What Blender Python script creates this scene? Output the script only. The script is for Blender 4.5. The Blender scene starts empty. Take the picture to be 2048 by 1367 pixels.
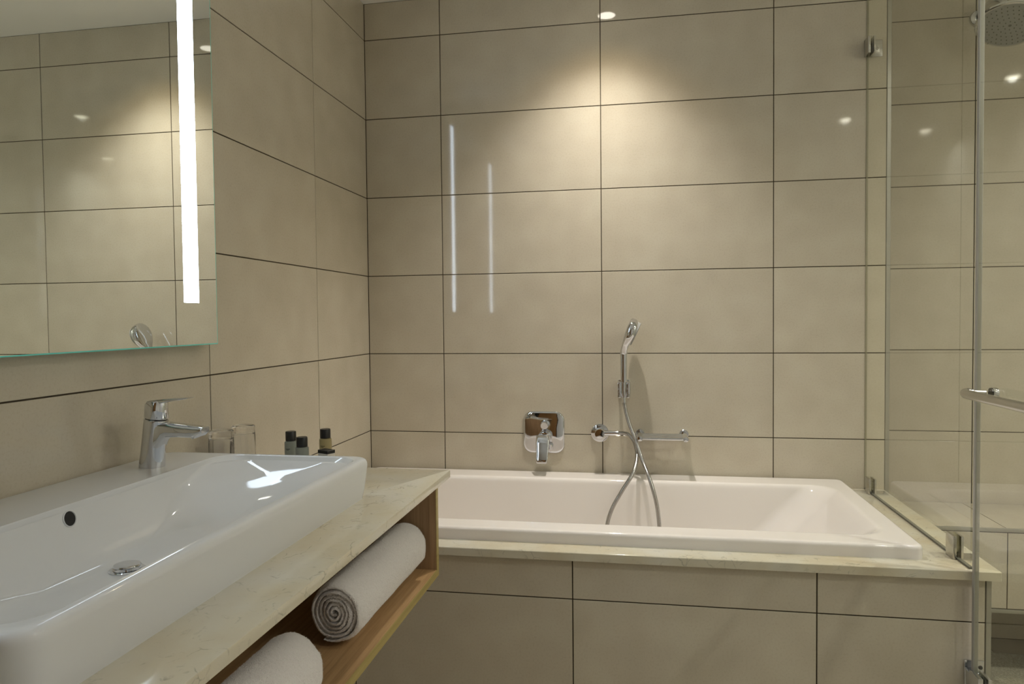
import bpy, bmesh, math, random
from mathutils import Vector, Matrix, noise
random.seed(7)
S = bpy.context.scene
COL = S.collection
PI = math.pi

# ------------------------------------------------------------------ camera
cam_d = bpy.data.cameras.new('camera'); cam = bpy.data.objects.new('camera', cam_d); COL.objects.link(cam)
FPX = 1440.39
cam_d.sensor_fit = 'HORIZONTAL'; cam_d.sensor_width = 36.0; cam_d.lens = FPX * 36.0 / 2048.0
cam_d.clip_start = 0.02
_rt = Vector((0.98471916, 0.17384472, -0.01030496)); _up = Vector((0.00459532, 0.03321393, 0.9994377)); _fw = Vector((-0.17408924, 0.98421281, -0.03190752))
M = Matrix((( _rt.x, _up.x, -_fw.x, 1.03314560), (_rt.y, _up.y, -_fw.y, -2.65762300), (_rt.z, _up.z, -_fw.z, 1.18986914), (0, 0, 0, 1)))
cam.matrix_world = M
S.camera = cam

# ------------------------------------------------------------------ world, exposure
W = bpy.data.worlds.new('world'); S.world = W; W.use_nodes = True
W.node_tree.nodes['Background'].inputs[0].default_value = (0.8, 0.85, 0.9, 1); W.node_tree.nodes['Background'].inputs[1].default_value = 0.05
S.view_settings.view_transform = 'Standard'; S.view_settings.look = 'None'; S.view_settings.gamma = 1.0
S.view_settings.use_curve_mapping = False
S.view_settings.exposure = 0.55
S.cycles.max_bounces = 8; S.cycles.diffuse_bounces = 5; S.cycles.glossy_bounces = 5; S.cycles.transmission_bounces = 8; S.cycles.transparent_max_bounces = 16
S.cycles.use_adaptive_sampling = True; S.cycles.adaptive_threshold = 0.07; S.cycles.adaptive_min_samples = 16
S.cycles.sample_clamp_indirect = 4.0
S.cycles.use_denoising = True
# lamp settings used by the downlight builder below: (x, y, watts, beam angle)
CEIL = 2.40
DOWNLIGHTS = [(0.91, -0.29, 40, 96), (2.25, -1.10, 27, 155), (2.295, -2.14, 21, 158), (2.92, -1.02, 36, 155), (2.90, -2.10, 24, 158)]
HALO = (11, 114, (1.0, 0.76, 0.42))      # the bath downlight's warm outer ring: watts, beam angle, colour
LAMP_COLOUR = (1.0, 0.985, 0.98)
LED_STRENGTH = 10.0
LED_COLOUR = (0.74, 0.87, 1.0)

# ------------------------------------------------------------------ materials
def lin(c):
    return tuple(((v/255.0)/12.92 if v/255.0 <= 0.04045 else ((v/255.0+0.055)/1.055)**2.4) for v in c)
def mat(name, rgb, rough=0.5, metal=0.0, spec=0.5, **kw):
    m = bpy.data.materials.new(name); m.use_nodes = True
    b = m.node_tree.nodes['Principled BSDF']
    b.inputs['Base Color'].default_value = (*lin(rgb), 1); b.inputs['Roughness'].default_value = rough
    b.inputs['Metallic'].default_value = metal; b.inputs['Specular IOR Level'].default_value = spec
    for k, v in kw.items(): b.inputs[k].default_value = v
    return m
def nodes(m):
    t = m.node_tree; return t, t.nodes, t.links, t.nodes['Principled BSDF']
def ramp(n, stops):
    r = n.new('ShaderNodeValToRGB'); e = r.color_ramp.elements
    while len(e) < len(stops): e.new(0.5)
    for i, (p, c) in enumerate(stops): e[i].position = p; e[i].color = (*lin(c), 1)
    return r
def add_noise(n, l, vec, scale, detail=4, rough=0.5):
    x = n.new('ShaderNodeTexNoise'); x.inputs['Scale'].default_value = scale; x.inputs['Detail'].default_value = detail; x.inputs['Roughness'].default_value = rough
    l.new(vec, x.inputs['Vector']); return x

def tile_mat(name, a, b, c, rough):
    m = mat(name, b, rough); t, n, l, P = nodes(m)
    tc = n.new('ShaderNodeTexCoord'); oi = n.new('ShaderNodeObjectInfo')
    va = n.new('ShaderNodeVectorMath'); va.operation = 'ADD'
    cx = n.new('ShaderNodeCombineXYZ'); mu = n.new('ShaderNodeMath'); mu.operation = 'MULTIPLY'; mu.inputs[1].default_value = 40
    l.new(oi.outputs['Random'], mu.inputs[0]); l.new(mu.outputs[0], cx.inputs[0]); l.new(mu.outputs[0], cx.inputs[2])
    l.new(tc.outputs['Object'], va.inputs[0]); l.new(cx.outputs[0], va.inputs[1])
    n1 = add_noise(n, l, va.outputs[0], 9, 1); n2 = add_noise(n, l, va.outputs[0], 170, 2, 0.7)
    r1 = ramp(n, [(0.3, a), (0.5, b), (0.72, c)]); l.new(n1.outputs['Fac'], r1.inputs[0])
    r2 = ramp(n, [(0.33, (228, 222, 214)), (0.5, (252, 252, 252)), (0.68, (255, 255, 255))]); l.new(n2.outputs['Fac'], r2.inputs[0])
    mx = n.new('ShaderNodeMix'); mx.data_type = 'RGBA'; mx.blend_type = 'MULTIPLY'; mx.inputs['Factor'].default_value = 0.28
    l.new(r1.outputs[0], mx.inputs['A']); l.new(r2.outputs[0], mx.inputs['B'])
    hs = n.new('ShaderNodeHueSaturation'); mr = n.new('ShaderNodeMapRange'); mr.inputs['To Min'].default_value = 0.975; mr.inputs['To Max'].default_value = 1.025
    l.new(oi.outputs['Random'], mr.inputs['Value']); l.new(mr.outputs[0], hs.inputs['Value']); l.new(mx.outputs['Result'], hs.inputs['Color'])
    l.new(hs.outputs[0], P.inputs['Base Color'])
    return m
M_TILE = tile_mat('beige_tile', (193, 184, 165), (197, 188, 169), (201, 193, 174), 0.05)
M_FLOOR = tile_mat('floor_tile', (176, 168, 150), (182, 174, 156), (188, 180, 162), 0.35)
M_GROUT = mat('grout', (74, 66, 54), 0.9, spec=0.1)
M_PAINT = mat('ceiling_paint', (244, 243, 238), 0.8, spec=0.2)
M_PLAIN = mat('wall_plain', (238, 236, 230), 0.5)
M_WHITE = mat('ceramic', (216, 217, 217), 0.05)
M_ACRYL = mat('acrylic', (234, 228, 222), 0.07)
M_CHROME = mat('chrome', (218, 220, 224), 0.04, 1.0)
M_SATIN = mat('satin_steel', (196, 194, 188), 0.22, 1.0)
M_TRIM = mat('aluminium_trim', (176, 174, 164), 0.35, 0.7)
M_BLACK = mat('black_plastic', (16, 15, 14), 0.35)
M_DARK = mat('dark_hole', (12, 11, 10), 0.6)
M_RUBBER = mat('grey_silicone', (92, 92, 82), 0.5)
M_SILICONE = mat('pale_silicone', (150, 144, 126), 0.4)
M_SPRAY = mat('spray_face', (150, 150, 146), 0.4)
M_HOSE = mat('hose_metal', (176, 174, 170), 0.18, 0.9)
t, n, l, P = nodes(M_HOSE)
_tc = n.new('ShaderNodeTexCoord'); _wv = n.new('ShaderNodeTexWave'); _wv.inputs['Scale'].default_value = 160; _wv.bands_direction = 'Z'
l.new(_tc.outputs['Object'], _wv.inputs['Vector']); _bp = n.new('ShaderNodeBump'); _bp.inputs['Strength'].default_value = 0.15; _bp.inputs['Distance'].default_value = 0.001
l.new(_wv.outputs['Fac'], _bp.inputs['Height']); l.new(_bp.outputs[0], P.inputs['Normal'])
M_MIRROR = mat('mirror', (236, 240, 236), 0.0, 1.0)
M_EDGE_GLOW = mat('mirror_edge_glow', (120, 232, 222), 0.3)  # bright teal base colour imitates strip light leaking out of the glass edge
M_BOTTLE_A = mat('bottle_pale', (150, 156, 146), 0.3, **{'Transmission Weight': 0.35})
M_BOTTLE_B = mat('bottle_amber', (170, 156, 112), 0.3, **{'Transmission Weight': 0.35})
M_CARD = mat('white_card', (205, 200, 190), 0.6)
M_SEAL = mat('clear_seal', (168, 166, 158), 0.3)

def quartz():
    m = mat('quartz', (208, 200, 172), 0.12); t, n, l, P = nodes(m)
    tc = n.new('ShaderNodeTexCoord'); v = tc.outputs['Object']
    n1 = add_noise(n, l, v, 7, 4); r1 = ramp(n, [(0.3, (198, 186, 158)), (0.52, (204, 197, 176)), (0.75, (207, 204, 192))]); l.new(n1.outputs['Fac'], r1.inputs[0])
    # fine broken grey veins: distance to 0.5 of a distorted noise, masked by a coarser noise
    wn = add_noise(n, l, v, 14, 3); vm = n.new('ShaderNodeVectorMath'); vm.operation = 'MULTIPLY_ADD'; vm.inputs[1].default_value = (0.09, 0.09, 0.09)
    l.new(wn.outputs['Color'], vm.inputs[0]); l.new(v, vm.inputs[2])
    vo = n.new('ShaderNodeTexVoronoi'); vo.feature = 'DISTANCE_TO_EDGE'; vo.inputs['Scale'].default_value = 24; l.new(vm.outputs[0], vo.inputs['Vector'])
    rv = ramp(n, [(0.0, (255, 255, 255)), (0.045, (0, 0, 0))]); l.new(vo.outputs['Distance'], rv.inputs[0])
    n3 = add_noise(n, l, v, 30, 4, 0.6); r3 = ramp(n, [(0.53, (0, 0, 0)), (0.63, (255, 255, 255))]); l.new(n3.outputs['Fac'], r3.inputs[0])
    mm = n.new('ShaderNodeMath'); mm.operation = 'MULTIPLY'; l.new(rv.outputs[0], mm.inputs[0]); l.new(r3.outputs[0], mm.inputs[1])
    n4 = add_noise(n, l, vm.outputs[0], 55, 4, 0.65); r4 = ramp(n, [(0.60, (0, 0, 0)), (0.72, (190, 190, 190))]); l.new(n4.outputs['Fac'], r4.inputs[0])
    mxx = n.new('ShaderNodeMath'); mxx.operation = 'MAXIMUM'; l.new(mm.outputs[0], mxx.inputs[0]); l.new(r4.outputs[0], mxx.inputs[1])
    m2 = n.new('ShaderNodeMath'); m2.operation = 'MULTIPLY'; m2.inputs[1].default_value = 0.5; l.new(mxx.outputs[0], m2.inputs[0])
    mx = n.new('ShaderNodeMix'); mx.data_type = 'RGBA'; l.new(m2.outputs[0], mx.inputs['Factor']); l.new(r1.outputs[0], mx.inputs['A']); mx.inputs['B'].default_value = (*lin((118, 116, 104)), 1)
    l.new(mx.outputs['Result'], P.inputs['Base Color']); return m
M_QUARTZ = quartz()

def wood(name, a, b, c, axis, rough=0.45):
    m = mat(name, b, rough, spec=0.35); t, n, l, P = nodes(m)
    tc = n.new('ShaderNodeTexCoord'); mp = n.new('ShaderNodeMapping'); l.new(tc.outputs['Object'], mp.inputs[0])
    s = [70, 70, 70]; s['xyz'.index(axis)] = 2.5; mp.inputs['Scale'].default_value = s
    n1 = add_noise(n, l, mp.outputs[0], 1.6, 6, 0.65); r = ramp(n, [(0.3, a), (0.5, b), (0.7, c)]); l.new(n1.outputs['Fac'], r.inputs[0]); l.new(r.outputs[0], P.inputs['Base Color'])
    bp = n.new('ShaderNodeBump'); bp.inputs['Strength'].default_value = 0.12; bp.inputs['Distance'].default_value = 0.001; l.new(n1.outputs['Fac'], bp.inputs['Height']); l.new(bp.outputs[0], P.inputs['Normal'])
    return m
M_OAK_Y = wood('oak_along', (150, 118, 80), (172, 138, 96), (186, 152, 110), 'y')
M_OAK_Z = wood('oak_upright', (136, 108, 80), (158, 128, 96), (172, 142, 108), 'z')
M_EDGEBAND = wood('oak_edge', (150, 132, 78), (162, 144, 88), (172, 154, 98), 'y')
M_DOORWOOD = wood('door_wood', (150, 108, 62), (166, 122, 74), (178, 136, 88), 'z')

def terry():
    m = mat('terry', (244, 239, 234), 0.95, spec=0.1, **{'Sheen Weight': 0.4, 'Sheen Roughness': 0.6}); t, n, l, P = nodes(m)
    tc = n.new('ShaderNodeTexCoord'); n1 = add_noise(n, l, tc.outputs['Object'], 520, 3, 0.7); n2 = add_noise(n, l, tc.outputs['Object'], 160, 2)
    ad = n.new('ShaderNodeMath'); l.new(n1.outputs['Fac'], ad.inputs[0]); l.new(n2.outputs['Fac'], ad.inputs[1])
    bp = n.new('ShaderNodeBump'); bp.inputs['Strength'].default_value = 0.8; bp.inputs['Distance'].default_value = 0.0035; l.new(ad.outputs[0], bp.inputs['Height']); l.new(bp.outputs[0], P.inputs['Normal'])
    return m
M_TERRY = terry()
M_PILE = mat('terry_pile', (246, 241, 236), 0.95, spec=0.05)

def pebble():
    m = mat('pebbled_floor', (150, 146, 128), 0.6, spec=0.3); t, n, l, P = nodes(m)
    tc = n.new('ShaderNodeTexCoord'); n1 = add_noise(n, l, tc.outputs['Object'], 220, 3, 0.7)
    r = ramp(n, [(0.35, (126, 122, 104)), (0.5, (150, 146, 128)), (0.65, (176, 172, 154))]); l.new(n1.outputs['Fac'], r.inputs[0]); l.new(r.outputs[0], P.inputs['Base Color'])
    bp = n.new('ShaderNodeBump'); bp.inputs['Strength'].default_value = 0.5; bp.inputs['Distance'].default_value = 0.002; l.new(n1.outputs['Fac'], bp.inputs['Height']); l.new(bp.outputs[0], P.inputs['Normal'])
    return m
M_PEBBLE = pebble()

def pane_mat():   # clear sheet glass: see-through with a Fresnel reflection
    m = bpy.data.materials.new('sheet_glass'); m.use_nodes = True; t = m.node_tree; n, l = t.nodes, t.links
    n.remove(n['Principled BSDF']); out = n['Material Output']
    tr = n.new('ShaderNodeBsdfTransparent'); tr.inputs[0].default_value = (0.955, 0.96, 0.90, 1)
    gl = n.new('ShaderNodeBsdfGlossy'); gl.inputs['Roughness'].default_value = 0.0; gl.inputs['Color'].default_value = (1, 1, 1, 1)
    fr = n.new('ShaderNodeFresnel'); fr.inputs['IOR'].default_value = 1.6
    ge = n.new('ShaderNodeNewGeometry'); inv = n.new('ShaderNodeMath'); inv.operation = 'SUBTRACT'; inv.inputs[0].default_value = 1.0; l.new(ge.outputs['Backfacing'], inv.inputs[1])
    ml = n.new('ShaderNodeMath'); ml.operation = 'MULTIPLY'; l.new(fr.outputs[0], ml.inputs[0]); l.new(inv.outputs[0], ml.inputs[1])
    mx = n.new('ShaderNodeMixShader'); l.new(ml.outputs[0], mx.inputs[0]); l.new(tr.outputs[0], mx.inputs[1]); l.new(gl.outputs[0], mx.inputs[2]); l.new(mx.outputs[0], out.inputs[0])
    return m
M_PANE = pane_mat()
M_GLASS = mat('drinking_glass', (255, 255, 255), 0.0, **{'Transmission Weight': 1.0, 'IOR': 1.45})
def emit(name, col, s):
    m = bpy.data.materials.new(name); m.use_nodes = True; n = m.node_tree.nodes; n.remove(n['Principled BSDF'])
    e = n.new('ShaderNodeEmission'); e.inputs[0].default_value = (*col, 1); e.inputs[1].default_value = s
    m.node_tree.links.new(e.outputs[0], n['Material Output'].inputs[0]); return m
M_LED = emit('led_strip', LED_COLOUR, LED_STRENGTH)
M_LENS = emit('lamp_lens', (1.0, 0.93, 0.80), 15.0); M_LENS.cycles.emission_sampling = 'NONE'

# ------------------------------------------------------------------ geometry helpers: each returns (verts, faces) in world coordinates
def box(x0, x1, y0, y1, z0, z1, bev=0.0, seg=2):
    bm = bmesh.new(); bmesh.ops.create_cube(bm, size=1)
    for v in bm.verts: v.co = Vector(((x0+x1)/2 + v.co.x*(x1-x0), (y0+y1)/2 + v.co.y*(y1-y0), (z0+z1)/2 + v.co.z*(z1-z0)))
    if bev: bmesh.ops.bevel(bm, geom=bm.edges[:], offset=bev, segments=seg, profile=0.6, affect='EDGES')
    bm.verts.index_update(); r = ([v.co.copy() for v in bm.verts], [[v.index for v in f.verts] for f in bm.faces]); bm.free(); return r
def merge(*parts):
    V, F = [], []
    for v, f in parts:
        o = len(V); V += list(v); F += [[i+o for i in q] for q in f]
    return V, F
def rrect(x0, x1, y0, y1, r, k=6):
    r = min(r, (x1-x0)/2-1e-5, (y1-y0)/2-1e-5); p = []
    for cx, cy, a in ((x1-r, y1-r, 0), (x0+r, y1-r, PI/2), (x0+r, y0+r, PI), (x1-r, y0+r, 3*PI/2)):
        for i in range(k+1):
            t = a + PI/2*i/k; p.append((cx + r*math.cos(t), cy + r*math.sin(t)))
    return p
def loft(rings, cap0=True, cap1=True, closed=False):
    n = len(rings[0]); V = [Vector(p) for r in rings for p in r]; F = []
    m = len(rings)
    for i in range(m if closed else m-1):
        a, b = i*n, ((i+1) % m)*n
        for j in range(n):
            k = (j+1) % n; F.append([a+j, a+k, b+k, b+j])
    if cap0 and not closed: F.append(list(range(n))[::-1])
    if cap1 and not closed: F.append([(m-1)*n+j for j in range(n)])
    return V, F
def frame(axis):
    a = Vector(axis).normalized(); u = a.cross(Vector((0, 0, 1)) if abs(a.z) < 0.9 else Vector((1, 0, 0))).normalized(); return a, u, a.cross(u)
def lathe(profile, origin, axis, n=32, caps=True):
    a, u, w = frame(axis); o = Vector(origin)
    rings = [[o + a*h + (u*math.cos(2*PI*i/n) + w*math.sin(2*PI*i/n))*max(r, 1e-5) for i in range(n)] for r, h in profile]
    return loft(rings, caps, caps)
def smooth_path(pts, k=10):
    P = [Vector(p) for p in pts]; P = [2*P[0]-P[1]] + P + [2*P[-1]-P[-2]]; out = []
    for i in range(1, len(P)-2):
        for j in range(k):
            t = j/k; a, b, c, d = P[i-1], P[i], P[i+1], P[i+2]
            out.append(0.5*((2*b) + (c-a)*t + (2*a-5*b+4*c-d)*t*t + (3*b-a-3*c+d)*t**3))
    out.append(P[-2].copy()); return out
def tube(path, r, n=14, caps=True):
    P = [Vector(p) for p in path]; rings = []; up = None
    for i, p in enumerate(P):
        d = (P[min(i+1, len(P)-1)] - P[max(i-1, 0)]).normalized()
        if up is None: _, up, _ = frame(d)
        up = (up - d*up.dot(d)).normalized(); w = d.cross(up)
        rr = r[i] if isinstance(r, (list, tuple)) else r
        rings.append([p + (up*math.cos(2*PI*j/n) + w*math.sin(2*PI*j/n))*rr for j in range(n)])
    return loft(rings, caps, caps)
def slab_xz(pts2d, y0, y1, bev=0.0):     # outline in x,z pulled along y with a small bevel on the -y face
    rings = [[(x, y1, z) for x, z in pts2d]]
    if bev:
        cx = sum(p[0] for p in pts2d)/len(pts2d); cz = sum(p[1] for p in pts2d)/len(pts2d); hx = max(abs(p[0]-cx) for p in pts2d); hz = max(abs(p[1]-cz) for p in pts2d)
        for s in range(5):
            t = PI/2*s/4; i = bev*(1-math.cos(t)); rings.append([(cx+(x-cx)*(hx-i)/hx, y0+bev*(1-math.sin(t)), cz+(z-cz)*(hz-i)/hz) for x, z in pts2d])
    else: rings.append([(x, y0, z) for x, z in pts2d])
    return loft(rings)

# ------------------------------------------------------------------ object helpers
def tag(o, label=None, cat=None, group=None, kind=None):
    if label: o['label'] = label
    if cat: o['category'] = cat
    if group: o['group'] = group
    if kind: o['kind'] = kind
    return o
def wpos(o):
    v = Vector((0, 0, 0))
    while o: v += o.location; o = o.parent
    return v
def mk(name, geo, m, parent=None, loc=None, sharp=35, wn=False, label=None):
    V, F = geo
    base = Vector(loc) if loc is not None else (wpos(parent) if parent else Vector((0, 0, 0)))
    me = bpy.data.meshes.new(name); me.from_pydata([tuple(Vector(v)-base) for v in V], [], F)
    bm = bmesh.new(); bm.from_mesh(me); bmesh.ops.recalc_face_normals(bm, faces=bm.faces[:]); bm.to_mesh(me); bm.free()
    for p in me.polygons: p.use_smooth = True
    me.set_sharp_from_angle(angle=math.radians(sharp)); me.materials.append(m)
    o = bpy.data.objects.new(name, me); COL.objects.link(o)
    if parent: o.parent = parent; o.location = base - wpos(parent)
    else: o.location = base
    if wn: w = o.modifiers.new('wn', 'WEIGHTED_NORMAL'); w.keep_sharp = True
    if label: o['label'] = label
    return o
def thing(name, loc, label, cat, group=None):
    o = bpy.data.objects.new(name, None); COL.objects.link(o); o.location = loc; o.empty_display_size = 0.05
    return tag(o, label, cat, group)
def copy_tree(o, parent=None):
    c = o.copy(); COL.objects.link(c); c.parent = parent
    for ch in list(o.children): copy_tree(ch, c)
    return c
def struct(name, geo, m):
    return tag(mk(name, geo, m), kind='structure')

# tiles: thin bevelled pieces standing TT proud of the grout bed; meshes shared by size
TT = 0.0025; GAP = 0.0015; _cache = {}
def tile_mesh(w, h, m):
    key = (round(w, 4), round(h, 4), m.name)
    if key in _cache: return _cache[key]
    a, b = w/2, h/2; c = 0.0007; V = []
    for i, y in ((0, TT-0.0001), (0, c), (c, 0)):
        V += [(-a+i, y, -b+i), (a-i, y, -b+i), (a-i, y, b-i), (-a+i, y, b-i)]
    F = [[8, 9, 10, 11]]
    for k in (0, 4):
        for j in range(4): F.append([k+j, k+(j+1) % 4, k+4+(j+1) % 4, k+4+j])
    me = bpy.data.meshes.new('tile'); me.from_pydata(V, [], F)
    bm = bmesh.new(); bm.from_mesh(me); bmesh.ops.recalc_face_normals(bm, faces=bm.faces[:])
    if sum(f.normal.y for f in bm.faces) > 0: bmesh.ops.reverse_faces(bm, faces=bm.faces[:])
    bm.to_mesh(me); bm.free(); me.materials.append(m); _cache[key] = me; return me
def tiles(parent, us, vs, facing, depth, m=None, name='tile'):
    m = m or M_TILE
    for i in range(len(us)-1):
        for j in range(len(vs)-1):
            w, h = us[i+1]-us[i]-2*GAP, vs[j+1]-vs[j]-2*GAP
            if w < 0.01 or h < 0.01: continue
            o = bpy.data.objects.new(name, tile_mesh(w, h, m)); COL.objects.link(o)
            u, v = (us[i]+us[i+1])/2, (vs[j]+vs[j+1])/2
            tx, tz = random.uniform(-1, 1)*0.0006, random.uniform(-1, 1)*0.0006
            if facing == '-y': p, r = (u, depth, v), (tx, 0, tz)
            elif facing == '+x': p, r = (depth, u, v), (tx, 0, PI/2+tz)
            elif facing == '-x': p, r = (depth, u, v), (tx, 0, -PI/2+tz)
            elif facing == '+z': p, r = (u, v, depth), (-PI/2+tx*0.3, 0, 0)
            elif facing == '+y': p, r = (u, depth, v), (tx, 0, PI+tz)
            o.rotation_euler = r; o.parent = parent; o.location = Vector(p) - wpos(parent)
Z0 = 0.7604
ROWS = [0.0] + [Z0 + 0.3*k for k in range(-2, 6)] + [CEIL]     # tile courses from floor to ceiling

# ------------------------------------------------------------------ the room shell
YF, XR, YS, XE = -3.70, 3.10, 0.22, 1.866    # front wall, right wall, shower back wall, end of the back wall
wb = struct('wall_back', box(-0.12, XE, TT, YS+0.1, 0, CEIL), M_GROUT)
tiles(wb, [0.0, 0.2984, 0.8984, 1.4984, XE], [r for r in ROWS if r > 0.4], '-y', 0.0)
wl = struct('wall_left', box(-0.12, -TT, YF-0.1, TT, 0, CEIL), M_GROUT)
tiles(wl, [YF, -3.455, -2.855, -2.255, -1.655, -1.056, -0.452, 0.0], ROWS, '+x', 0.0)
ws = struct('wall_shower', box(XE, XR+0.1, YS+TT, YS+0.1, 0, CEIL), M_GROUT)
tiles(ws, [XE+0.014, 2.232, 2.832, XR], ROWS, '-y', YS)
wr = struct('wall_right', box(XR, XR+0.1, YF-0.1, YS+TT, 0, CEIL), M_PLAIN)
wf = struct('wall_front', box(-0.12, XR+0.1, YF-0.1, YF, 0, CEIL), M_PLAIN)
ce = struct('ceiling', box(-0.12, XR+0.1, YF-0.1, YS+0.1, CEIL, CEIL+0.1), M_PAINT)
fl = struct('floor', box(-0.12, XR+0.1, YF-0.1, YS+0.1, -0.1, -TT), M_GROUT)
tiles(fl, [0.0, 0.6, 1.2, 1.80], [YF, -3.1, -2.5, -1.9, -1.3, -0.81], '+z', 0.0, M_FLOOR)
tiles(fl, [1.80, 2.26, 2.72, XR], [-3.7, -3.1, -2.5, -1.9], '+z', 0.0, M_FLOOR)
tiles(fl, [1.87, 2.26, 2.72, XR], [0.095, YS], '+z', 0.0, M_FLOOR)
mk('shower_floor', box(1.862, XR-0.002, -1.9, 0.093, -TT, 0.002, 0.0008, 1), M_PEBBLE, fl, label='light grey pebbled non-slip shower floor')
t1 = struct('trim_1', box(XE, XE+0.0135, -0.0015, 0.06, 0.0, CEIL, 0.001, 1), M_TRIM)

# door behind the camera
d1 = tag(mk('door_1', box(0.12, 0.82, YF+0.002, YF+0.042, 0.0, 2.05, 0.003), M_DOORWOOD), kind='structure')
mk('door_frame', merge(box(0.05, 0.12, YF+0.001, YF+0.06, 0, 2.12, 0.003), box(0.82, 0.89, YF+0.001, YF+0.06, 0, 2.12, 0.003), box(0.12, 0.82, YF+0.001, YF+0.06, 2.05, 2.12, 0.003)), M_BLACK, d1)
mk('door_handle', merge(lathe([(0.022, 0), (0.022, 0.008)], (0.75, YF+0.042, 1.02), (0, 1, 0), 20), tube(smooth_path([(0.75, YF+0.045, 1.02), (0.75, YF+0.09, 1.02), (0.72, YF+0.1, 1.02), (0.64, YF+0.1, 1.02)], 6), 0.009)), M_CHROME, d1)

# ------------------------------------------------------------------ downlights
def make_downlight(x, y, watts, beam):
    t = thing('downlight', (x, y, CEIL), '', 'downlight', 'recessed ceiling downlights')
    prof = [(0.034, -0.001), (0.046, -0.003), (0.047, -0.0005), (0.047, 0.0), (0.034, 0.0)]
    a = [[Vector((x + r*math.cos(2*PI*i/40), y + r*math.sin(2*PI*i/40), CEIL + h)) for i in range(40)] for r, h in prof]
    mk('trim_ring', loft(a, closed=True), M_SATIN, t)
    mk('lens', lathe([(0.034, -0.0005), (0.033, -0.0015), (0.0, -0.0018)], (x, y, CEIL), (0, 0, 1), 32), M_LENS, t)
    def lamp(name, w, ang, colr):
        ld = bpy.data.lights.new(name, 'SPOT'); ld.energy = w; ld.color = colr; ld.spot_size = math.radians(ang); ld.spot_blend = 1.0; ld.shadow_soft_size = 0.02
        lo = bpy.data.objects.new(name, ld); COL.objects.link(lo); lo.parent = t; lo.location = (0, 0, -0.006)
    lamp('lamp', watts, beam, LAMP_COLOUR)
    if beam < 100: lamp('lamp_halo', *HALO)
    return t
DL = [make_downlight(*d) for d in DOWNLIGHTS]
for o, s in zip(DL, ('recessed ceiling downlight above the bathtub, close to the back wall', 'recessed ceiling downlight inside the shower, nearest its glass door',
                     'recessed ceiling downlight farthest from the bathtub wall', 'recessed ceiling downlight deep inside the shower by its right wall', 'recessed ceiling downlight by the right wall outside the shower')): o['label'] = s

# ------------------------------------------------------------------ bath surround, deck, tub
YFT = -0.8095; ZD = 0.588; ZDB = 0.566; XSR = 1.848
bs = thing('bath_surround', (0.92, -0.80, 0), 'beige tiled box built around the bathtub', 'bath surround')
mk('core', merge(box(0.0, XSR-TT, YFT+TT, YFT+0.03, 0, ZDB), box(XSR-0.03, XSR-TT, YFT+0.03, 0.0, 0, ZDB)), M_GROUT, bs)
tiles(bs, [0.0, 0.2594, 0.8594, 1.4594, 1.836], [0.0, 0.1604, 0.4604, ZDB-0.003], '-y', YFT)
tiles(bs, [YFT+0.012, -0.3, 0.0], [0.0, 0.1604, 0.4604, ZDB-0.003], '+x', XSR)
mk('corner_trim', box(1.837, XSR+0.0005, YFT-0.0005, YFT+0.011, 0, ZDB-0.004, 0.001, 1), M_TRIM, bs, label='grey metal corner trim')

def ring_xy(x0, x1, y0, y1, r, z, k=6): return [(px, py, z) for px, py in rrect(x0, x1, y0, y1, r, k)]
e = 0.002
dk = [(0.0, 1.864, -0.825, -0.001, 0.004, ZDB), (0.0, 1.864, -0.825, -0.001, 0.004, ZD-e), (e*0.5, 1.864-e*0.5, -0.825+e*0.5, -0.001-e*0.2, 0.004, ZD-e*0.3), (e, 1.864-e, -0.825+e, -0.001-e*0.3, 0.004, ZD),
      (0.06, 1.69, -0.72, -0.04, 0.01, ZD), (0.06, 1.69, -0.72, -0.04, 0.01, ZDB)]
tag(mk('bath_deck', loft([ring_xy(*q) for q in dk], closed=True), M_QUARTZ, loc=(0.92, -0.41, ZDB)), 'cream quartz slab with grey veins framing the bathtub', 'bath deck')

tb = [(0.02, 1.722, -0.757, -0.008, 0.02, ZD), (0.02, 1.722, -0.757, -0.008, 0.02, 0.612), (0.0205, 1.7215, -0.7565, -0.0085, 0.02, 0.616), (0.0228, 1.7192, -0.7542, -0.0108, 0.02, 0.6200), (0.0265, 1.7155, -0.7505, -0.0145, 0.02, 0.6218), (0.031, 1.711, -0.746, -0.019, 0.02, 0.622),
      (0.118, 1.672, -0.682, -0.112, 0.08, 0.6222), (0.126, 1.664, -0.677, -0.117, 0.08, 0.6215), (0.131, 1.657, -0.672, -0.122, 0.08, 0.619), (0.136, 1.647, -0.669, -0.126, 0.085, 0.612), (0.141, 1.63, -0.666, -0.129, 0.09, 0.598),
      (0.150, 1.59, -0.661, -0.134, 0.095, 0.56), (0.165, 1.51, -0.652, -0.143, 0.10, 0.48), (0.19, 1.41, -0.637, -0.158, 0.11, 0.36), (0.21, 1.36, -0.615, -0.18, 0.12, 0.28), (0.24, 1.30, -0.58, -0.21, 0.12, 0.235), (0.30, 1.22, -0.54, -0.25, 0.10, 0.215), (0.60, 1.00, -0.42, -0.37, 0.02, 0.205)]
bt = thing('bathtub', (0.87, -0.38, ZD), 'white acrylic rectangular bathtub set into the quartz deck', 'bathtub')
def dense(rows, k):
    out = []
    for i in range(len(rows)-1):
        a, b, c, d = rows[max(i-1, 0)], rows[i], rows[i+1], rows[min(i+2, len(rows)-1)]
        for j in range(k):
            t = j/k; out.append(tuple(0.5*((2*q)+(r_-p)*t+(2*p-5*q+4*r_-u)*t*t+(3*q-p-3*r_+u)*t**3) for p, q, r_, u in zip(a, b, c, d)))
    return out + [rows[-1]]
mk('shell', loft([ring_xy(*q, k=16) for q in tb[:6] + dense(tb[6:], 4)], False, True), M_ACRYL, bt, sharp=60, wn=True)
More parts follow.
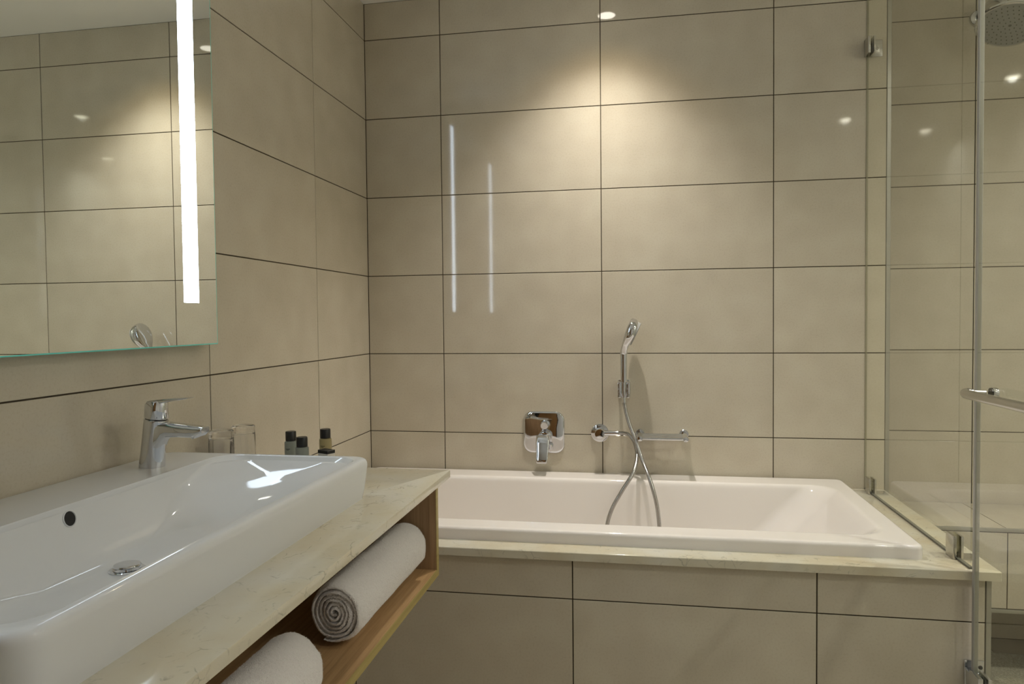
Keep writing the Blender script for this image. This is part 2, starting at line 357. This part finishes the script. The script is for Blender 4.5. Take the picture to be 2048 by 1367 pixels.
mk('waste', lathe([(0.034, 0), (0.034, 0.003), (0.028, 0.006), (0.0, 0.007)], (0.8, -0.395, 0.205), (0, 0, 1), 28), M_CHROME, bt)

# ------------------------------------------------------------------ bath mixer on the back wall
px0, px1, pz0, pz1 = 0.604, 0.758, 0.689, 0.845; pcx = 0.683
mx = thing('bath_mixer', (pcx, 0, 0.767), 'chrome wall-mounted bath mixer with rounded square plate and lever', 'mixer tap')
pl = [[(cxx, yy, czz) for cxx, czz in rrect(px0+i, px1-i, pz0+i, pz1-i, 0.034, 8)] for i, yy in ((0, 0.0), (0, -0.004), (0.0008, -0.006), (0.003, -0.0078), (0.007, -0.009), (0.016, -0.0104), (0.03, -0.0118), (0.05, -0.0127))]
mk('cover_plate', loft(pl), M_CHROME, mx, sharp=60)
kz = 0.803
mk('diverter_knob', lathe([(0.0125, 0.008), (0.0125, 0.018), (0.0095, 0.02), (0.0095, 0.026), (0.0135, 0.028), (0.0145, 0.032), (0.0145, 0.046), (0.0125, 0.05), (0.0, 0.0505)], (0.688, 0, kz), (0, -1, -0.12), 28), M_CHROME, mx)
lv = mk('lever_base', lathe([(0.025, 0.010), (0.025, 0.03), (0.022, 0.034), (0.021, 0.05), (0.0, 0.052)], (0.689, 0, 0.757), (0, -1, -0.1), 32), M_CHROME, mx)
def lever_ring(y, z, w, h, tilt):   # rounded-rect section, normal along the lever
    ct, st = math.cos(tilt), math.sin(tilt); return [(0.684 + a, y - b*ct, z - b*st) for a, b in rrect(-w/2, w/2, -h/2, h/2, min(w, h)*0.35, 4)]
mk('lever', loft([lever_ring(-0.056, 0.764, 0.030, 0.010, 0.5), lever_ring(-0.058, 0.759, 0.048, 0.020, 0.45), lever_ring(-0.064, 0.742, 0.050, 0.022, 0.4), lever_ring(-0.076, 0.715, 0.046, 0.016, 0.35), lever_ring(-0.090, 0.685, 0.043, 0.014, 0.3), lever_ring(-0.0945, 0.672, 0.041, 0.013, 0.3), lever_ring(-0.0955, 0.669, 0.034, 0.009, 0.3)]), M_CHROME, mx, sharp=50)
mk('spout', lathe([(0.011, 0.008), (0.011, 0.03), (0.009, 0.034), (0.0, 0.0345)], (0.706, 0, 0.722), (0, -1, -0.15), 20), M_CHROME, mx)

# ------------------------------------------------------------------ wall outlet, holder, hand shower with hose, soap rack
ol = thing('wall_outlet', (0.889, 0, 0.768), 'round chrome wall outlet feeding the shower hose', 'shower outlet')
mk('rosette', lathe([(0.033, 0.0), (0.033, 0.006), (0.0325, 0.008), (0.031, 0.009), (0.0, 0.0098)], (0.889, 0, 0.768), (0, -1, 0), 48), M_CHROME, ol)
mk('body', lathe([(0.0175, 0.008), (0.0175, 0.055), (0.0165, 0.058), (0.0, 0.0585)], (0.8905, 0, 0.772), (0, -1, 0), 32), M_CHROME, ol)
mk('elbow', tube([(0.895, -0.045, 0.774), (0.93, -0.047, 0.7745), (0.956, -0.048, 0.775)], [0.0095, 0.0095, 0.0085], 18), M_CHROME, ol)

hd = thing('shower_holder', (0.978, 0, 0.935), 'chrome two-pronged wall bracket holding the hand shower', 'shower holder')
mk('back_plate', slab_xz(rrect(0.956, 1.000, 0.903, 0.965, 0.006, 3), -0.008, 0.0, 0.002), M_CHROME, hd)
for s in (-1, 1): mk('prong', box(0.978+s*0.0155-0.0055, 0.978+s*0.0155+0.0055, -0.086, -0.004, 0.906, 0.962, 0.003), M_CHROME, hd)
mk('collar', lathe([(0.0095, -0.024), (0.0125, 0.026), (0.0145, 0.026), (0.0145, 0.024), (0.0115, -0.024)], (0.978, -0.07, 0.936), (0, 0, 1), 24, False), M_CHROME, hd)

hs = thing('hand_shower', (0.978, -0.07, 0.905), 'chrome hand shower standing in the wall bracket, its hose looping into the tub', 'hand shower')
def sec(c, w, d, ang, r=0.5, k=4):   # rounded section of a handset: w across x, d along y, tilted by ang in x-z
    ca, sa = math.cos(ang), math.sin(ang); return [(c[0] + a*ca, c[1] + b, c[2] - a*sa) for a, b in rrect(-w/2, w/2, -d/2, d/2, min(w, d)*r, k)]
mk('handle', loft([sec((0.978, -0.07, 0.905), 0.017, 0.017, 0, 0.5), sec((0.978, -0.07, 0.93), 0.019, 0.019, 0, 0.5), sec((0.978, -0.07, 0.958), 0.0225, 0.023, 0, 0.3), sec((0.978, -0.07, 1.02), 0.023, 0.0235, 0, 0.3), sec((0.978, -0.07, 1.066), 0.024, 0.026, 0.05, 0.3)]), M_CHROME, hs, sharp=40)
hp = [((0.978, -0.07, 1.060), 0.0262, 0.026, 0.0), ((0.979, -0.07, 1.075), 0.0243, 0.034, 0.25), ((0.984, -0.07, 1.092), 0.0256, 0.056, 0.42), ((0.9925, -0.07, 1.112), 0.0307, 0.082, 0.46), ((1.0005, -0.07, 1.130), 0.0371, 0.096, 0.46), ((1.0075, -0.07, 1.148), 0.0384, 0.098, 0.44), ((1.0125, -0.07, 1.163), 0.0346, 0.088, 0.40), ((1.0155, -0.07, 1.175), 0.0294, 0.066, 0.36), ((1.017, -0.07, 1.183), 0.0230, 0.036, 0.34), ((1.0175, -0.07, 1.186), 0.0154, 0.014, 0.34)]
hh = mk('head', loft([sec(*q, r=0.42, k=5) for q in hp]), M_CHROME, hs, sharp=50)
fa = Vector((math.cos(0.44), 0, -math.sin(0.44)))
mk('spray_face', lathe([(0.043, 0.0), (0.043, 0.0185), (0.040, 0.0200), (0.0, 0.0205)], Vector((1.0045, -0.07, 1.139)), fa, 36), M_SPRAY, hh)
hose_pts = [(0.958, -0.0485, 0.7752), (0.978, -0.056, 0.7765), (0.995, -0.066, 0.772), (1.014, -0.085, 0.750), (1.0235, -0.12, 0.708), (1.010, -0.165, 0.658), (0.974, -0.19, 0.602), (0.940, -0.205, 0.543), (0.922, -0.215, 0.484), (0.918, -0.23, 0.40), (0.94, -0.26, 0.30), (0.985, -0.29, 0.236), (1.03, -0.29, 0.236), (1.075, -0.265, 0.30), (1.10, -0.24, 0.40), (1.096, -0.22, 0.493), (1.087, -0.212, 0.568), (1.067, -0.192, 0.639), (1.042, -0.145, 0.697), (1.016, -0.104, 0.767), (0.996, -0.084, 0.818), (0.982, -0.073, 0.870), (0.978, -0.07, 0.904)]
mk('hose', tube(smooth_path(hose_pts, 12), 0.0068, 14), M_HOSE, hs, label='flexible metal shower hose')
mk('hose_nut', lathe([(0.009, 0), (0.0085, 0.02)], (0.978, -0.07, 0.888), (0, 0, 1), 20), M_CHROME, hs)

rk = thing('soap_rack', (1.11, 0, 0.768), 'chrome wall-mounted soap rack of parallel rods beside the shower hose', 'soap rack')
for x in (1.034, 1.190):
    mk('rosette', lathe([(0.0165, 0), (0.0165, 0.008), (0.0155, 0.009), (0, 0.0095)], (x, 0, 0.768), (0, -1, 0), 32), M_CHROME, rk)
    mk('arm', lathe([(0.0095, 0.008), (0.0095, 0.12), (0.0088, 0.122), (0, 0.1225)], (x, 0, 0.768), (0, -1, 0), 28), M_CHROME, rk)
for k in range(6):
    y = -0.020 - 0.0185*k; mk('rod', tube([(1.034, y, 0.768), (1.19, y, 0.768)], 0.0042 if k < 5 else 0.0058, 12), M_CHROME, rk)

# ------------------------------------------------------------------ mirror with light strips
ZM0, ZM1, YM0, YM1 = 1.137, 2.34, -2.285, -1.075
mr = thing('mirror', (0.0, -1.68, ZM0), 'large frameless wall mirror with lit white strips above the washbasin', 'mirror')
mk('backing', box(0.0005, 0.0285, YM0+0.03, YM1-0.03, ZM0+0.03, ZM1-0.03), M_TRIM, mr)
LS = [(-1.203, -1.147), (-2.213, -2.157)]; ZL0, ZL1 = 1.234, 2.24
mk('glass_edge', box(0.029, 0.0348, YM0, YM1, ZM0, ZM1, 0.0008, 1), M_EDGE_GLOW, mr, label='polished glass edge, painted teal for the LED glow leaking through it')
# silvered face with the two strips left clear
def quad(x, y0, y1, z0, z1): return ([Vector((x, y0, z0)), Vector((x, y1, z0)), Vector((x, y1, z1)), Vector((x, y0, z1))], [[0, 1, 2, 3]])
a0, a1 = YM0+0.003, YM1-0.003; b0, b1 = ZM0+0.0026, ZM1-0.0026
ys = [a0, LS[1][0], LS[1][1], LS[0][0], LS[0][1], a1]; zs = [b0, ZL0, ZL1, b1]; Vg = [Vector((0.0352, y, z)) for y in ys for z in zs]; Fg = []
for i in range(5):
    for j in range(3):
        if j == 1 and i in (1, 3): continue
        Fg.append([i*4+j, (i+1)*4+j, (i+1)*4+j+1, i*4+j+1])
sv = mk('silvered_face', (Vg, Fg), M_MIRROR, mr)
for y0, y1 in LS: mk('light_strip', box(0.0349, 0.03515, y0, y1, ZL0, ZL1), M_LED, mr, label='frosted strip lit cool white')

# ------------------------------------------------------------------ vanity
ZC, ZCB, XC, YC1, YC0 = 0.822, 0.804, 0.575, -0.953, -2.42
tag(mk('vanity_worktop', loft([[(px, py, z) for px, py in rrect(*q, 0.003, 3)] for q, z in (((0.001, XC, YC0, YC1), ZCB), ((0.001, XC, YC0, YC1), ZC-0.002), ((0.0015, XC-0.0006, YC0+0.0006, YC1-0.0006), ZC-0.0006), ((0.003, XC-0.002, YC0+0.002, YC1-0.002), ZC), ((0.11, 0.44, -2.05, -1.27), ZC), ((0.11, 0.44, -2.05, -1.27), ZCB))], closed=True), M_QUARTZ, loc=(0.29, -1.68, ZCB)), 'cream quartz vanity worktop with grey veins under the washbasin', 'worktop')
vc = thing('vanity_cabinet', (0.27, -1.68, 0.56), 'wall-hung open oak shelf unit beneath the quartz worktop', 'shelf unit')
mk('side_panel', box(0.002, 0.541, -0.972, -0.954, 0.56, ZCB, 0.0006, 1), M_OAK_Z, vc)
mk('side_panel', box(0.002, 0.541, YC0+0.002, YC0+0.02, 0.56, ZCB, 0.0006, 1), M_OAK_Z, vc)
mk('shelf_board', box(0.002, 0.541, YC0+0.02, -0.972, 0.56, 0.578, 0.0006, 1), M_OAK_Y, vc)
mk('back_panel', box(0.002, 0.018, YC0+0.02, -0.972, 0.578, ZCB, 0.0006, 1), M_OAK_Y, vc)
mk('edge_band', merge(box(0.541, 0.5425, YC0+0.002, -0.954, 0.56, 0.578), box(0.541, 0.5425, -0.972, -0.954, 0.578, ZCB), box(0.541, 0.5425, YC0+0.002, YC0+0.02, 0.578, ZCB)), M_EDGEBAND, vc, label='olive-yellow edge banding')

# washbasin: rings from the outer foot over the rim down to the waste
X0, X1, Y0, Y1, ZR = 0.004, 0.478, -2.10, -1.222, 0.905
DXc, DYc = 0.245, -1.668
def inset(i, z, r=0.035): return (X0+i*(0.2 if i else 0), X1-i, Y0+i, Y1-i, max(r-i*0.5, 0.01), z)
bz = [inset(0.010, ZC), inset(0.0095, ZC+0.004), inset(0.006, ZC+0.02), inset(0.001, ZR-0.022), inset(0.0, ZR-0.013), inset(0.001, ZR-0.0075), inset(0.0035, ZR-0.003), inset(0.0075, ZR-0.0008), inset(0.012, ZR), inset(0.016, ZR+0.0001)]
OX0, OX1, OY0, OY1, OR = 0.146, 0.460, -2.080, -1.241, 0.055
inn = [(-0.014, 0.0), (-0.007, 0.0002), (-0.002, 0.0009), (0.001, 0.0022)]
def depth(s): return 0.1*(1-(1-s)**3.6)
for s in (0.004, 0.008, 0.013, 0.019, 0.026, 0.034, 0.044, 0.056, 0.07, 0.088, 0.11, 0.14, 0.18, 0.24, 0.32, 0.42, 0.55, 0.7, 0.85, 1.0): inn.append((s, max(depth(s), 0.0022+0.5*(s-0.001)) if s < 0.02 else depth(s)))
for s, d in inn:
    bz.append((OX0+(DXc-0.023-OX0)*s, OX1+(DXc+0.023-OX1)*s, OY0+(DYc-0.023-OY0)*s, OY1+(DYc+0.023-OY1)*s, min(OR+0.75*max(s, 0), 0.157*(1-s)+0.023*s-0.0002), ZR-d))
ba = thing('washbasin', (0.24, -1.66, ZC), 'white rectangular ceramic washbasin sitting on the quartz worktop', 'washbasin')
mk('bowl', loft([ring_xy(*q, k=10) for q in bz], False, False), M_WHITE, ba, sharp=60, wn=True)
mk('drain', lathe([(0.026, -0.004), (0.026, 0.0015), (0.0245, 0.003), (0.021, 0.003), (0.018, 0.0)], (DXc, DYc, ZR-0.1), (0, 0, 1), 32), M_CHROME, ba)
mk('drain_plug', lathe([(0.006, -0.004), (0.006, 0.004), (0.019, 0.006), (0.020, 0.0075), (0.019, 0.0095), (0.0, 0.0112)], (DXc, DYc, ZR-0.1), (0, 0, 1), 32), M_CHROME, ba)
so = 0.064; nx = Vector((0.97, 0, 0.24))
ovp = Vector((OX0+(DXc-0.023-OX0)*so-0.0005, -1.675, ZR-depth(so)))
mk('overflow_hole', lathe([(0.0112, -0.004), (0.0112, 0.0012), (0.0, 0.0013)], ovp, nx, 28), M_DARK, ba, label='dark round overflow hole')
_a = [[ovp + nx.normalized()*h + (frame(nx)[1]*math.cos(2*PI*i/32) + frame(nx)[2]*math.sin(2*PI*i/32))*r for i in range(32)] for r, h in ((0.0112, 0.001), (0.0118, 0.0024), (0.0128, 0.0018), (0.0134, 0.0))]
mk('overflow_rim', loft(_a, False, False), M_WHITE, ba)

# basin mixer
FY = -1.385
fm = thing('basin_mixer', (0.083, FY, ZR), 'chrome single-lever basin mixer on the washbasin ledge', 'mixer tap')
def circ(cx, cy, z, rx, ry, n=32, dz=0.0): return [(cx+rx*math.cos(2*PI*i/n), cy+ry*math.sin(2*PI*i/n), z+dz*math.cos(2*PI*i/n)) for i in range(n)]
colm = loft([circ(0.081, FY, ZR, 0.0245, 0.0225), circ(0.081, FY, ZR+0.003, 0.0245, 0.0225), circ(0.084, FY, ZR+0.03, 0.0235, 0.0215), circ(0.088, FY, ZR+0.06, 0.0230, 0.0212), circ(0.0925, FY, ZR+0.088, 0.0235, 0.0215, dz=-0.002), circ(0.0930, FY, ZR+0.0935, 0.0232, 0.0213, dz=-0.0025), circ(0.0930, FY, ZR+0.095, 0.0215, 0.0198, dz=-0.0025)])
def sring(x, z0, z1, w, r=0.4):
    return [(x, FY + a, z) for a, z in rrect(-w/2, w/2, z0, z1, min(w, z1-z0)*r, 5)]
spt = loft([sring(0.088, ZR+0.022, ZR+0.092, 0.036), sring(0.104, ZR+0.036, ZR+0.0915, 0.038), sring(0.113, ZR+0.0525, ZR+0.0905, 0.0375), sring(0.122, ZR+0.060, ZR+0.0895, 0.0365), sring(0.140, ZR+0.0605, ZR+0.0875, 0.035), sring(0.165, ZR+0.060, ZR+0.0850, 0.033), sring(0.184, ZR+0.0605, ZR+0.083, 0.0315), sring(0.194, ZR+0.064, ZR+0.0815, 0.030), sring(0.199, ZR+0.070, ZR+0.0805, 0.027)])
mk('body', merge(colm, spt), M_CHROME, fm, sharp=40)
mk('aerator', lathe([(0.0125, -0.006), (0.0125, 0.005), (0.0115, 0.0065), (0.009, 0.0065), (0.008, 0.004), (0.0, 0.004)], (0.181, FY, ZR+0.0665), (0.35, 0, -1), 28), M_CHROME, fm)
mk('gap_ring', loft([circ(0.0932, FY, ZR+0.094, 0.0205, 0.019, dz=-0.0025), circ(0.0934, FY, ZR+0.098, 0.0205, 0.019, dz=-0.0025)]), M_DARK, fm)
hb = loft([circ(0.0934, FY, ZR+0.0965, 0.0215, 0.020, dz=-0.0025), circ(0.0934, FY, ZR+0.0985, 0.0230, 0.0212, dz=-0.0025), circ(0.0938, FY, ZR+0.115, 0.0225, 0.0205, dz=0.002), circ(0.0945, FY, ZR+0.127, 0.0222, 0.0200, dz=0.003), circ(0.095, FY, ZR+0.1305, 0.020, 0.018, dz=0.003), circ(0.095, FY, ZR+0.132, 0.015, 0.013, dz=0.002)])
lvr = loft([sring(0.082, ZR+0.124, ZR+0.1315, 0.026), sring(0.100, ZR+0.125, ZR+0.1335, 0.030), sring(0.120, ZR+0.1285, ZR+0.1355, 0.030), sring(0.140, ZR+0.1325, ZR+0.137, 0.028), sring(0.160, ZR+0.1352, ZR+0.1382, 0.025), sring(0.169, ZR+0.1366, ZR+0.1386, 0.021)])
mk('lever', merge(hb, lvr), M_CHROME, fm, sharp=40)

# drinking glasses, upside down, and toiletries on the worktop behind the basin
gt = thing('drinking_glass', (0, 0, 0), '', 'glass', 'upturned drinking glasses')
gp = [(0.0300, 0.0), (0.0285, 0.085), (0.0282, 0.092), (0.0275, 0.102), (0.0283, 0.106), (0.0278, 0.1085), (0.0255, 0.1100), (0.0, 0.1100)]
gi = [(0.0, 0.092), (0.0235, 0.0915), (0.0262, 0.0875), (0.0280, 0.0), (0.0300, 0.0)]
mk('tumbler', lathe(gp + gi, (0, 0, 0), (0, 0, 1), 40, False), M_GLASS, gt, sharp=50)
g2 = copy_tree(gt)
gt.location = (0.050, -1.095, ZC+0.0005); g2.location = (0.060, -1.015, ZC+0.0005)
gt['label'] = 'upturned clear drinking glass nearest the basin mixer'; g2['label'] = 'upturned clear drinking glass farther from the basin mixer, by the wall'

def bottle(label, loc, m):
    b = thing('toiletry_bottle', (0, 0, 0), label, 'bottle', 'small toiletry bottles behind the washbasin')
    mk('flask', lathe([(0.0, 0.0), (0.0130, 0.0), (0.0145, 0.0015), (0.0147, 0.083), (0.0140, 0.0862), (0.0105, 0.0875), (0.0105, 0.09), (0.0, 0.09)], (0, 0, 0), (0, 0, 1), 32), m, b)
    cp = mk('cap', lathe([(0.0, 0.0885), (0.0122, 0.0885), (0.0122, 0.1085), (0.0114, 0.1098), (0.0, 0.11)], (0, 0, 0), (0, 0, 1), 32), M_BLACK, b)
    V = []; F = []
    for i, (a0, a1, z) in enumerate(((-2.05, -1.25, 0.0700), (-1.9, -1.45, 0.0675))):
        o = len(V)
        for k in range(7):
            t = a0 + (a1-a0)*k/6; c, s = math.cos(t)*0.01478, math.sin(t)*0.01478; V += [Vector((c, s, z)), Vector((c, s, z+0.0011))]
        F += [[o+2*k, o+2*k+2, o+2*k+3, o+2*k+1] for k in range(6)]
    mk('print', (V, F), M_BLACK, b); b.location = loc; return b
bottle('pale toiletry bottle with black cap, leftmost of the three behind the basin', (0.227, -1.092, ZC+0.0003), M_BOTTLE_A)
bottle('pale toiletry bottle with black cap, standing closest to the basin', (0.291, -1.165, ZC+0.0003), M_BOTTLE_A)
bottle('amber toiletry bottle with black cap, rightmost of the three behind the basin', (0.293, -1.048, ZC+0.0003), M_BOTTLE_B)
sb = thing('soap_carton', (0.338, -1.142, ZC), 'small white carton with a black top beside the amber bottle', 'carton')
mk('carton', box(0.322, 0.354, -1.153, -1.131, ZC+0.0002, 0.893, 0.0008, 1), M_CARD, sb)
mk('lid', box(0.3218, 0.3542, -1.1532, -1.1308, 0.893, 0.9005, 0.0006, 1), M_BLACK, sb)
sb.rotation_euler = (0, 0, math.radians(-24))

# ------------------------------------------------------------------ rolled towels on the shelf
def towel(label, c, y0, y1, R, end, seed, turns=6.2):
    t = thing('rolled_towel', (c[0], (y0+y1)/2, 0.578), label, 'towel', 'rolled white towels on the oak shelf')
    N = 230; h = (R-0.006)/turns*0.502; T = turns*2*PI; L = 34; V = []; F = []
    rs = random.Random(seed)
    for j in range(L+1):
        f = j/L; y = y0 + (y1-y0)*f; edge = min(f, 1-f)*abs(y1-y0)
        for side in (1, -1):
            for i in range(N+1):
                th = T*i/N; a = end + (T - th)            # unwinds clockwise as seen from the basin side
                r = 0.006 + (R-0.006-h)*th/T + side*h*(1 if i < N-3 else (0.95, 0.8, 0.55, 0.25)[i-N+3])
                nz = noise.noise(Vector((math.cos(a)*1.7+seed*3, math.sin(a)*1.7 + th*0.22, y*9)))*0.0022 + noise.noise(Vector((math.cos(a)*7+seed, math.sin(a)*7 + th, y*40)))*0.0007
                if side == 1 and th > T-2*PI:
                    rel = (T-th)
                    for q in (1.55, 1.75, 1.95, 2.15, 2.42): nz += 0.0042*math.exp(-((rel-q)/0.05)**2)
                r += nz
                round_ = 0.004*max(0, 1-edge/0.012)**2 if side == 1 else 0
                yy = y + (noise.noise(Vector((th*0.5, seed, 4.0)))*0.006 if edge < 0.004 else 0) + (0.0015*side if edge < 0.001 else 0)
                sq = 0.94 + 0.0*f
                V.append(Vector((c[0] + (r-round_)*math.cos(a)*sq, yy, c[1] + (r-round_)*math.sin(a)*1.0)))
    W_ = 2*(N+1)
    for j in range(L):
        for i in range(N):
            for s in (0, N+1):
                a = j*W_+s+i; F.append([a, a+1, a+1+W_, a+W_])
        for i in (0, N): a = j*W_+i; b = a+N+1; F.append([a, b, b+W_, a+W_])
    for j, sgn in ((0, -1), (L, 1)):      # each layer's cut edge bulges outwards a little
        o = len(V)
        for i in range(N+1):
            a = j*W_+i; p = (V[a] + V[a+N+1])/2; p.y += sgn*(0.0018 + 0.0012*noise.noise(Vector((T*i/N*1.3, seed, j)))); V.append(p)
        for i in range(N): a = j*W_+i; F.append([a, a+1, o+i+1, o+i]); F.append([o+i, o+i+1, a+N+2, a+N+1])
    tw = mk('towel', (V, F), M_TERRY, t, sharp=75)
    PV, PF = [], []; cen = Vector((c[0], 0, c[1]))
    def fibre(p, d, ln, w):
        d = (d + Vector((rs.uniform(-.7, .7), rs.uniform(-.7, .7), rs.uniform(-.7, .7)))).normalized(); q = d.cross(Vector((rs.random()-.5, rs.random()-.5, rs.random()-.5))).normalized()*w
        o = len(PV); PV.extend([p-q, p+q, p+d*ln]); PF.append([o, o+1, o+2])
    for _ in range(34000):
        j = rs.randrange(L); i = N - 1 - rs.randrange(int(N/turns)+2); fy, fi = rs.random(), rs.random()
        A, B, C_, D = V[j*W_+i], V[j*W_+i+1], V[(j+1)*W_+i], V[(j+1)*W_+i+1]
        p = A.lerp(B, fi).lerp(C_.lerp(D, fi), fy); nn = p - cen; nn.y = 0; fibre(p - nn.normalized()*0.0004, nn.normalized(), rs.uniform(0.0012, 0.0024), 0.00032)
    for j, sgn in ((0, -1), (L, 1)):
        for _ in range(9000):
            i = int(N*math.sqrt(rs.random())); i = min(i, N-1); a = j*W_+i
            p = V[a].lerp(V[a+1], rs.random()).lerp(V[a+N+1], rs.random()); fibre(p, Vector((0, sgn, 0)), rs.uniform(0.0015, 0.0035), 0.00035)
    pile = mk('pile', (PV, PF), M_PILE, tw, sharp=180); tag(pile, kind='stuff'); return t
towel('rolled white towel on the oak shelf, its spiral end facing out', (0.468, 0.6425), -1.404, -0.985, 0.0595, math.radians(246), 3)
towel('rolled white towel on the oak shelf nearest the front, plain far end showing', (0.487, 0.6425), -2.08, -1.605, 0.0595, math.radians(246), 8)

# ------------------------------------------------------------------ glass screen and door
XG0, XG1 = 1.799, 1.807
sg = thing('shower_screen', (1.803, -0.41, ZD), 'fixed clear glass panel standing on the end of the bath deck', 'glass screen')
mk('pane', box(XG0, XG1, -0.816, -0.003, ZD+0.002, 2.30, 0.0006, 1), M_PANE, sg)
mk('bottom_seal', box(XG0-0.0006, XG1+0.0006, -0.812, -0.004, ZD+0.0003, ZD+0.0045), M_RUBBER, sg)
mk('wall_seal', box(XG0+0.001, XG1-0.001, -0.0029, -0.0003, ZD+0.005, 2.30), M_SILICONE, sg)
def clamp(parent, lo, plate, wall):
    c = mk('clamp', merge(box(*plate, 0.0012), box(XG1+0.0008, XG1+0.007, *plate[2:], 0.0012), box(*wall, 0.001)), M_SATIN, parent); return c
c1 = clamp(sg, 0, (XG0-0.009, XG0-0.0008, -0.052, -0.005, 2.066, 2.122), (XG1+0.007, XG1+0.042, -0.006, -0.0005, 2.066, 2.122))
mk('screw', lathe([(0.005, 0), (0.0045, 0.0015), (0.0025, 0.0016), (0.002, 0.0006), (0, 0.0005)], (XG1+0.026, -0.006, 2.094), (0, -1, 0), 20), M_SATIN, c1)
clamp(sg, 0, (XG0-0.009, XG0-0.0008, -0.085, -0.04, ZD+0.0005, ZD+0.052), (XG1+0.007, XG1+0.045, -0.085, -0.04, ZD+0.0005, ZD+0.004))
clamp(sg, 0, (XG0-0.009, XG0-0.0008, -0.745, -0.70, ZD+0.0005, ZD+0.058), (XG1+0.007, XG1+0.042, -0.745, -0.70, ZD+0.0005, ZD+0.004))

sd = thing('shower_door', (1.803, -1.2, 0.02), 'hinged clear glass shower door with a chrome towel bar', 'glass door')
mk('pane', box(XG0, XG1, -1.58, -0.841, 0.02, 2.30, 0.0006, 1), M_PANE, sd)
mk('edge_seal', box(XG0-0.002, XG1+0.001, -0.841, -0.8300, 0.02, 2.30, 0.0015), M_SEAL, sd, label='pale translucent sealing strip')
hg = mk('hinge', merge(box(XG0-0.012, XG0-0.0008, -0.890, -0.843, 0.29, 0.362, 0.002), box(XG1+0.0008, XG1+0.009, -0.890, -0.843, 0.29, 0.362, 0.002), box(XG0-0.010, XG1+0.024, -0.8165, YFT-0.0008, 0.29, 0.372, 0.0012), box(XG0-0.009, XG1+0.007, -0.8435, -0.8165, 0.30, 0.352, 0.002)), M_CHROME, sd)
mk('screw', lathe([(0.005, 0), (0.0045, 0.0015), (0.0025, 0.0016), (0.002, 0.0006), (0, 0.0005)], (XG1+0.016, -0.8165, 0.356), (0, -1, 0), 20), M_DARK, hg)
tbp = smooth_path([(XG0-0.001, -0.886, 1.0135), (1.775, -0.884, 1.0135), (1.757, -0.887, 1.013), (1.750, -0.905, 1.012)], 8) + [Vector((1.750, -1.0, 1.012)), Vector((1.750, -1.40, 1.012))] + smooth_path([(1.750, -1.50, 1.012), (1.757, -1.518, 1.012), (1.775, -1.522, 1.012), (XG0-0.001, -1.52, 1.012)], 8)
tbr = [0.006 if p.x > 1.773 else (0.0085 if p.x > 1.7655 else 0.0105) for p in tbp]
bar = mk('towel_bar', tube(tbp, tbr, 20), M_SATIN, sd)
for y in (-0.886, -1.52):
    mk('washer', lathe([(0.011, 0.0002), (0.011, 0.003)], (XG1, y, 1.0135), (1, 0, 0), 24), M_BLACK, bar)
    mk('end_cap', lathe([(0.012, 0.003), (0.012, 0.013), (0.011, 0.0145), (0, 0.0148)], (XG1, y, 1.0135), (1, 0, 0), 24), M_CHROME, bar)

# ------------------------------------------------------------------ shower bench and overhead shower
ZB, YB, ZBB, XB = 0.497, -0.116, 0.222, 1.881
bn = thing('shower_bench', (2.48, 0.05, ZBB), 'floating beige tiled bench along the shower wall', 'bench')
mk('core', box(XB, XR-0.001, YB+TT, YS-0.0005, ZBB+0.004, ZB-TT), M_GROUT, bn)
tiles(bn, [XB, 2.2, 2.8, XR-0.002], [YB+0.012, YS-0.002], '+z', ZB)
tiles(bn, [XB, 2.2, 2.8, XR-0.002], [ZBB+0.014, ZB-0.012], '-y', YB)
mk('edge_trim', box(XB, XR-0.002, YB-0.0008, YB+0.011, ZB-0.0105, ZB+0.0006, 0.0015), M_TRIM, bn)
mk('edge_trim', box(XB, XR-0.002, YB-0.0008, YB+0.011, ZBB, ZBB+0.013, 0.0015), M_TRIM, bn)

os_ = thing('overhead_shower', (2.236, YS, 2.25), 'round chrome overhead shower on a wall arm above the bench', 'shower head')
mk('rosette', lathe([(0.029, 0.0), (0.029, 0.004), (0.026, 0.009), (0.016, 0.013), (0, 0.014)], (2.236, YS, 2.25), (0, -1, 0), 36), M_CHROME, os_)
HC = Vector((2.258, 0.035, 2.157)); HN = Vector((-0.26, -0.36, -0.90)).normalized()
mk('arm', tube(smooth_path([(2.236, YS-0.005, 2.25), (2.236, 0.165, 2.262), (2.243, 0.115, 2.266), (2.258, 0.078, 2.242), tuple(HC - HN*0.025)], 10), 0.0125, 18), M_CHROME, os_)
hd2 = mk('head', lathe([(0.018, -0.03), (0.03, -0.018), (0.085, -0.010), (0.098, -0.006), (0.102, 0.0), (0.100, 0.004), (0.094, 0.0055), (0.0, 0.0055)], HC, HN, 56), M_CHROME, os_)
mk('spray_face', lathe([(0.093, 0.005), (0.092, 0.0068), (0.0, 0.0068)], HC, HN, 48), M_SPRAY, hd2)
_, hu, hw = frame(HN); nz = []
for ring, cnt in ((0.018, 8), (0.034, 14), (0.05, 20), (0.066, 26), (0.082, 32)):
    for i in range(cnt):
        a = 2*PI*i/cnt + ring*30; nz.append(lathe([(0.0022, 0.0066), (0.0016, 0.009), (0, 0.0092)], HC + (hu*math.cos(a)+hw*math.sin(a))*ring, HN, 6))
nz.append(lathe([(0.005, 0.0066), (0.005, 0.0075), (0, 0.0076)], HC, HN, 12))
tag(mk('nozzles', merge(*nz), M_RUBBER, hd2), kind='stuff')
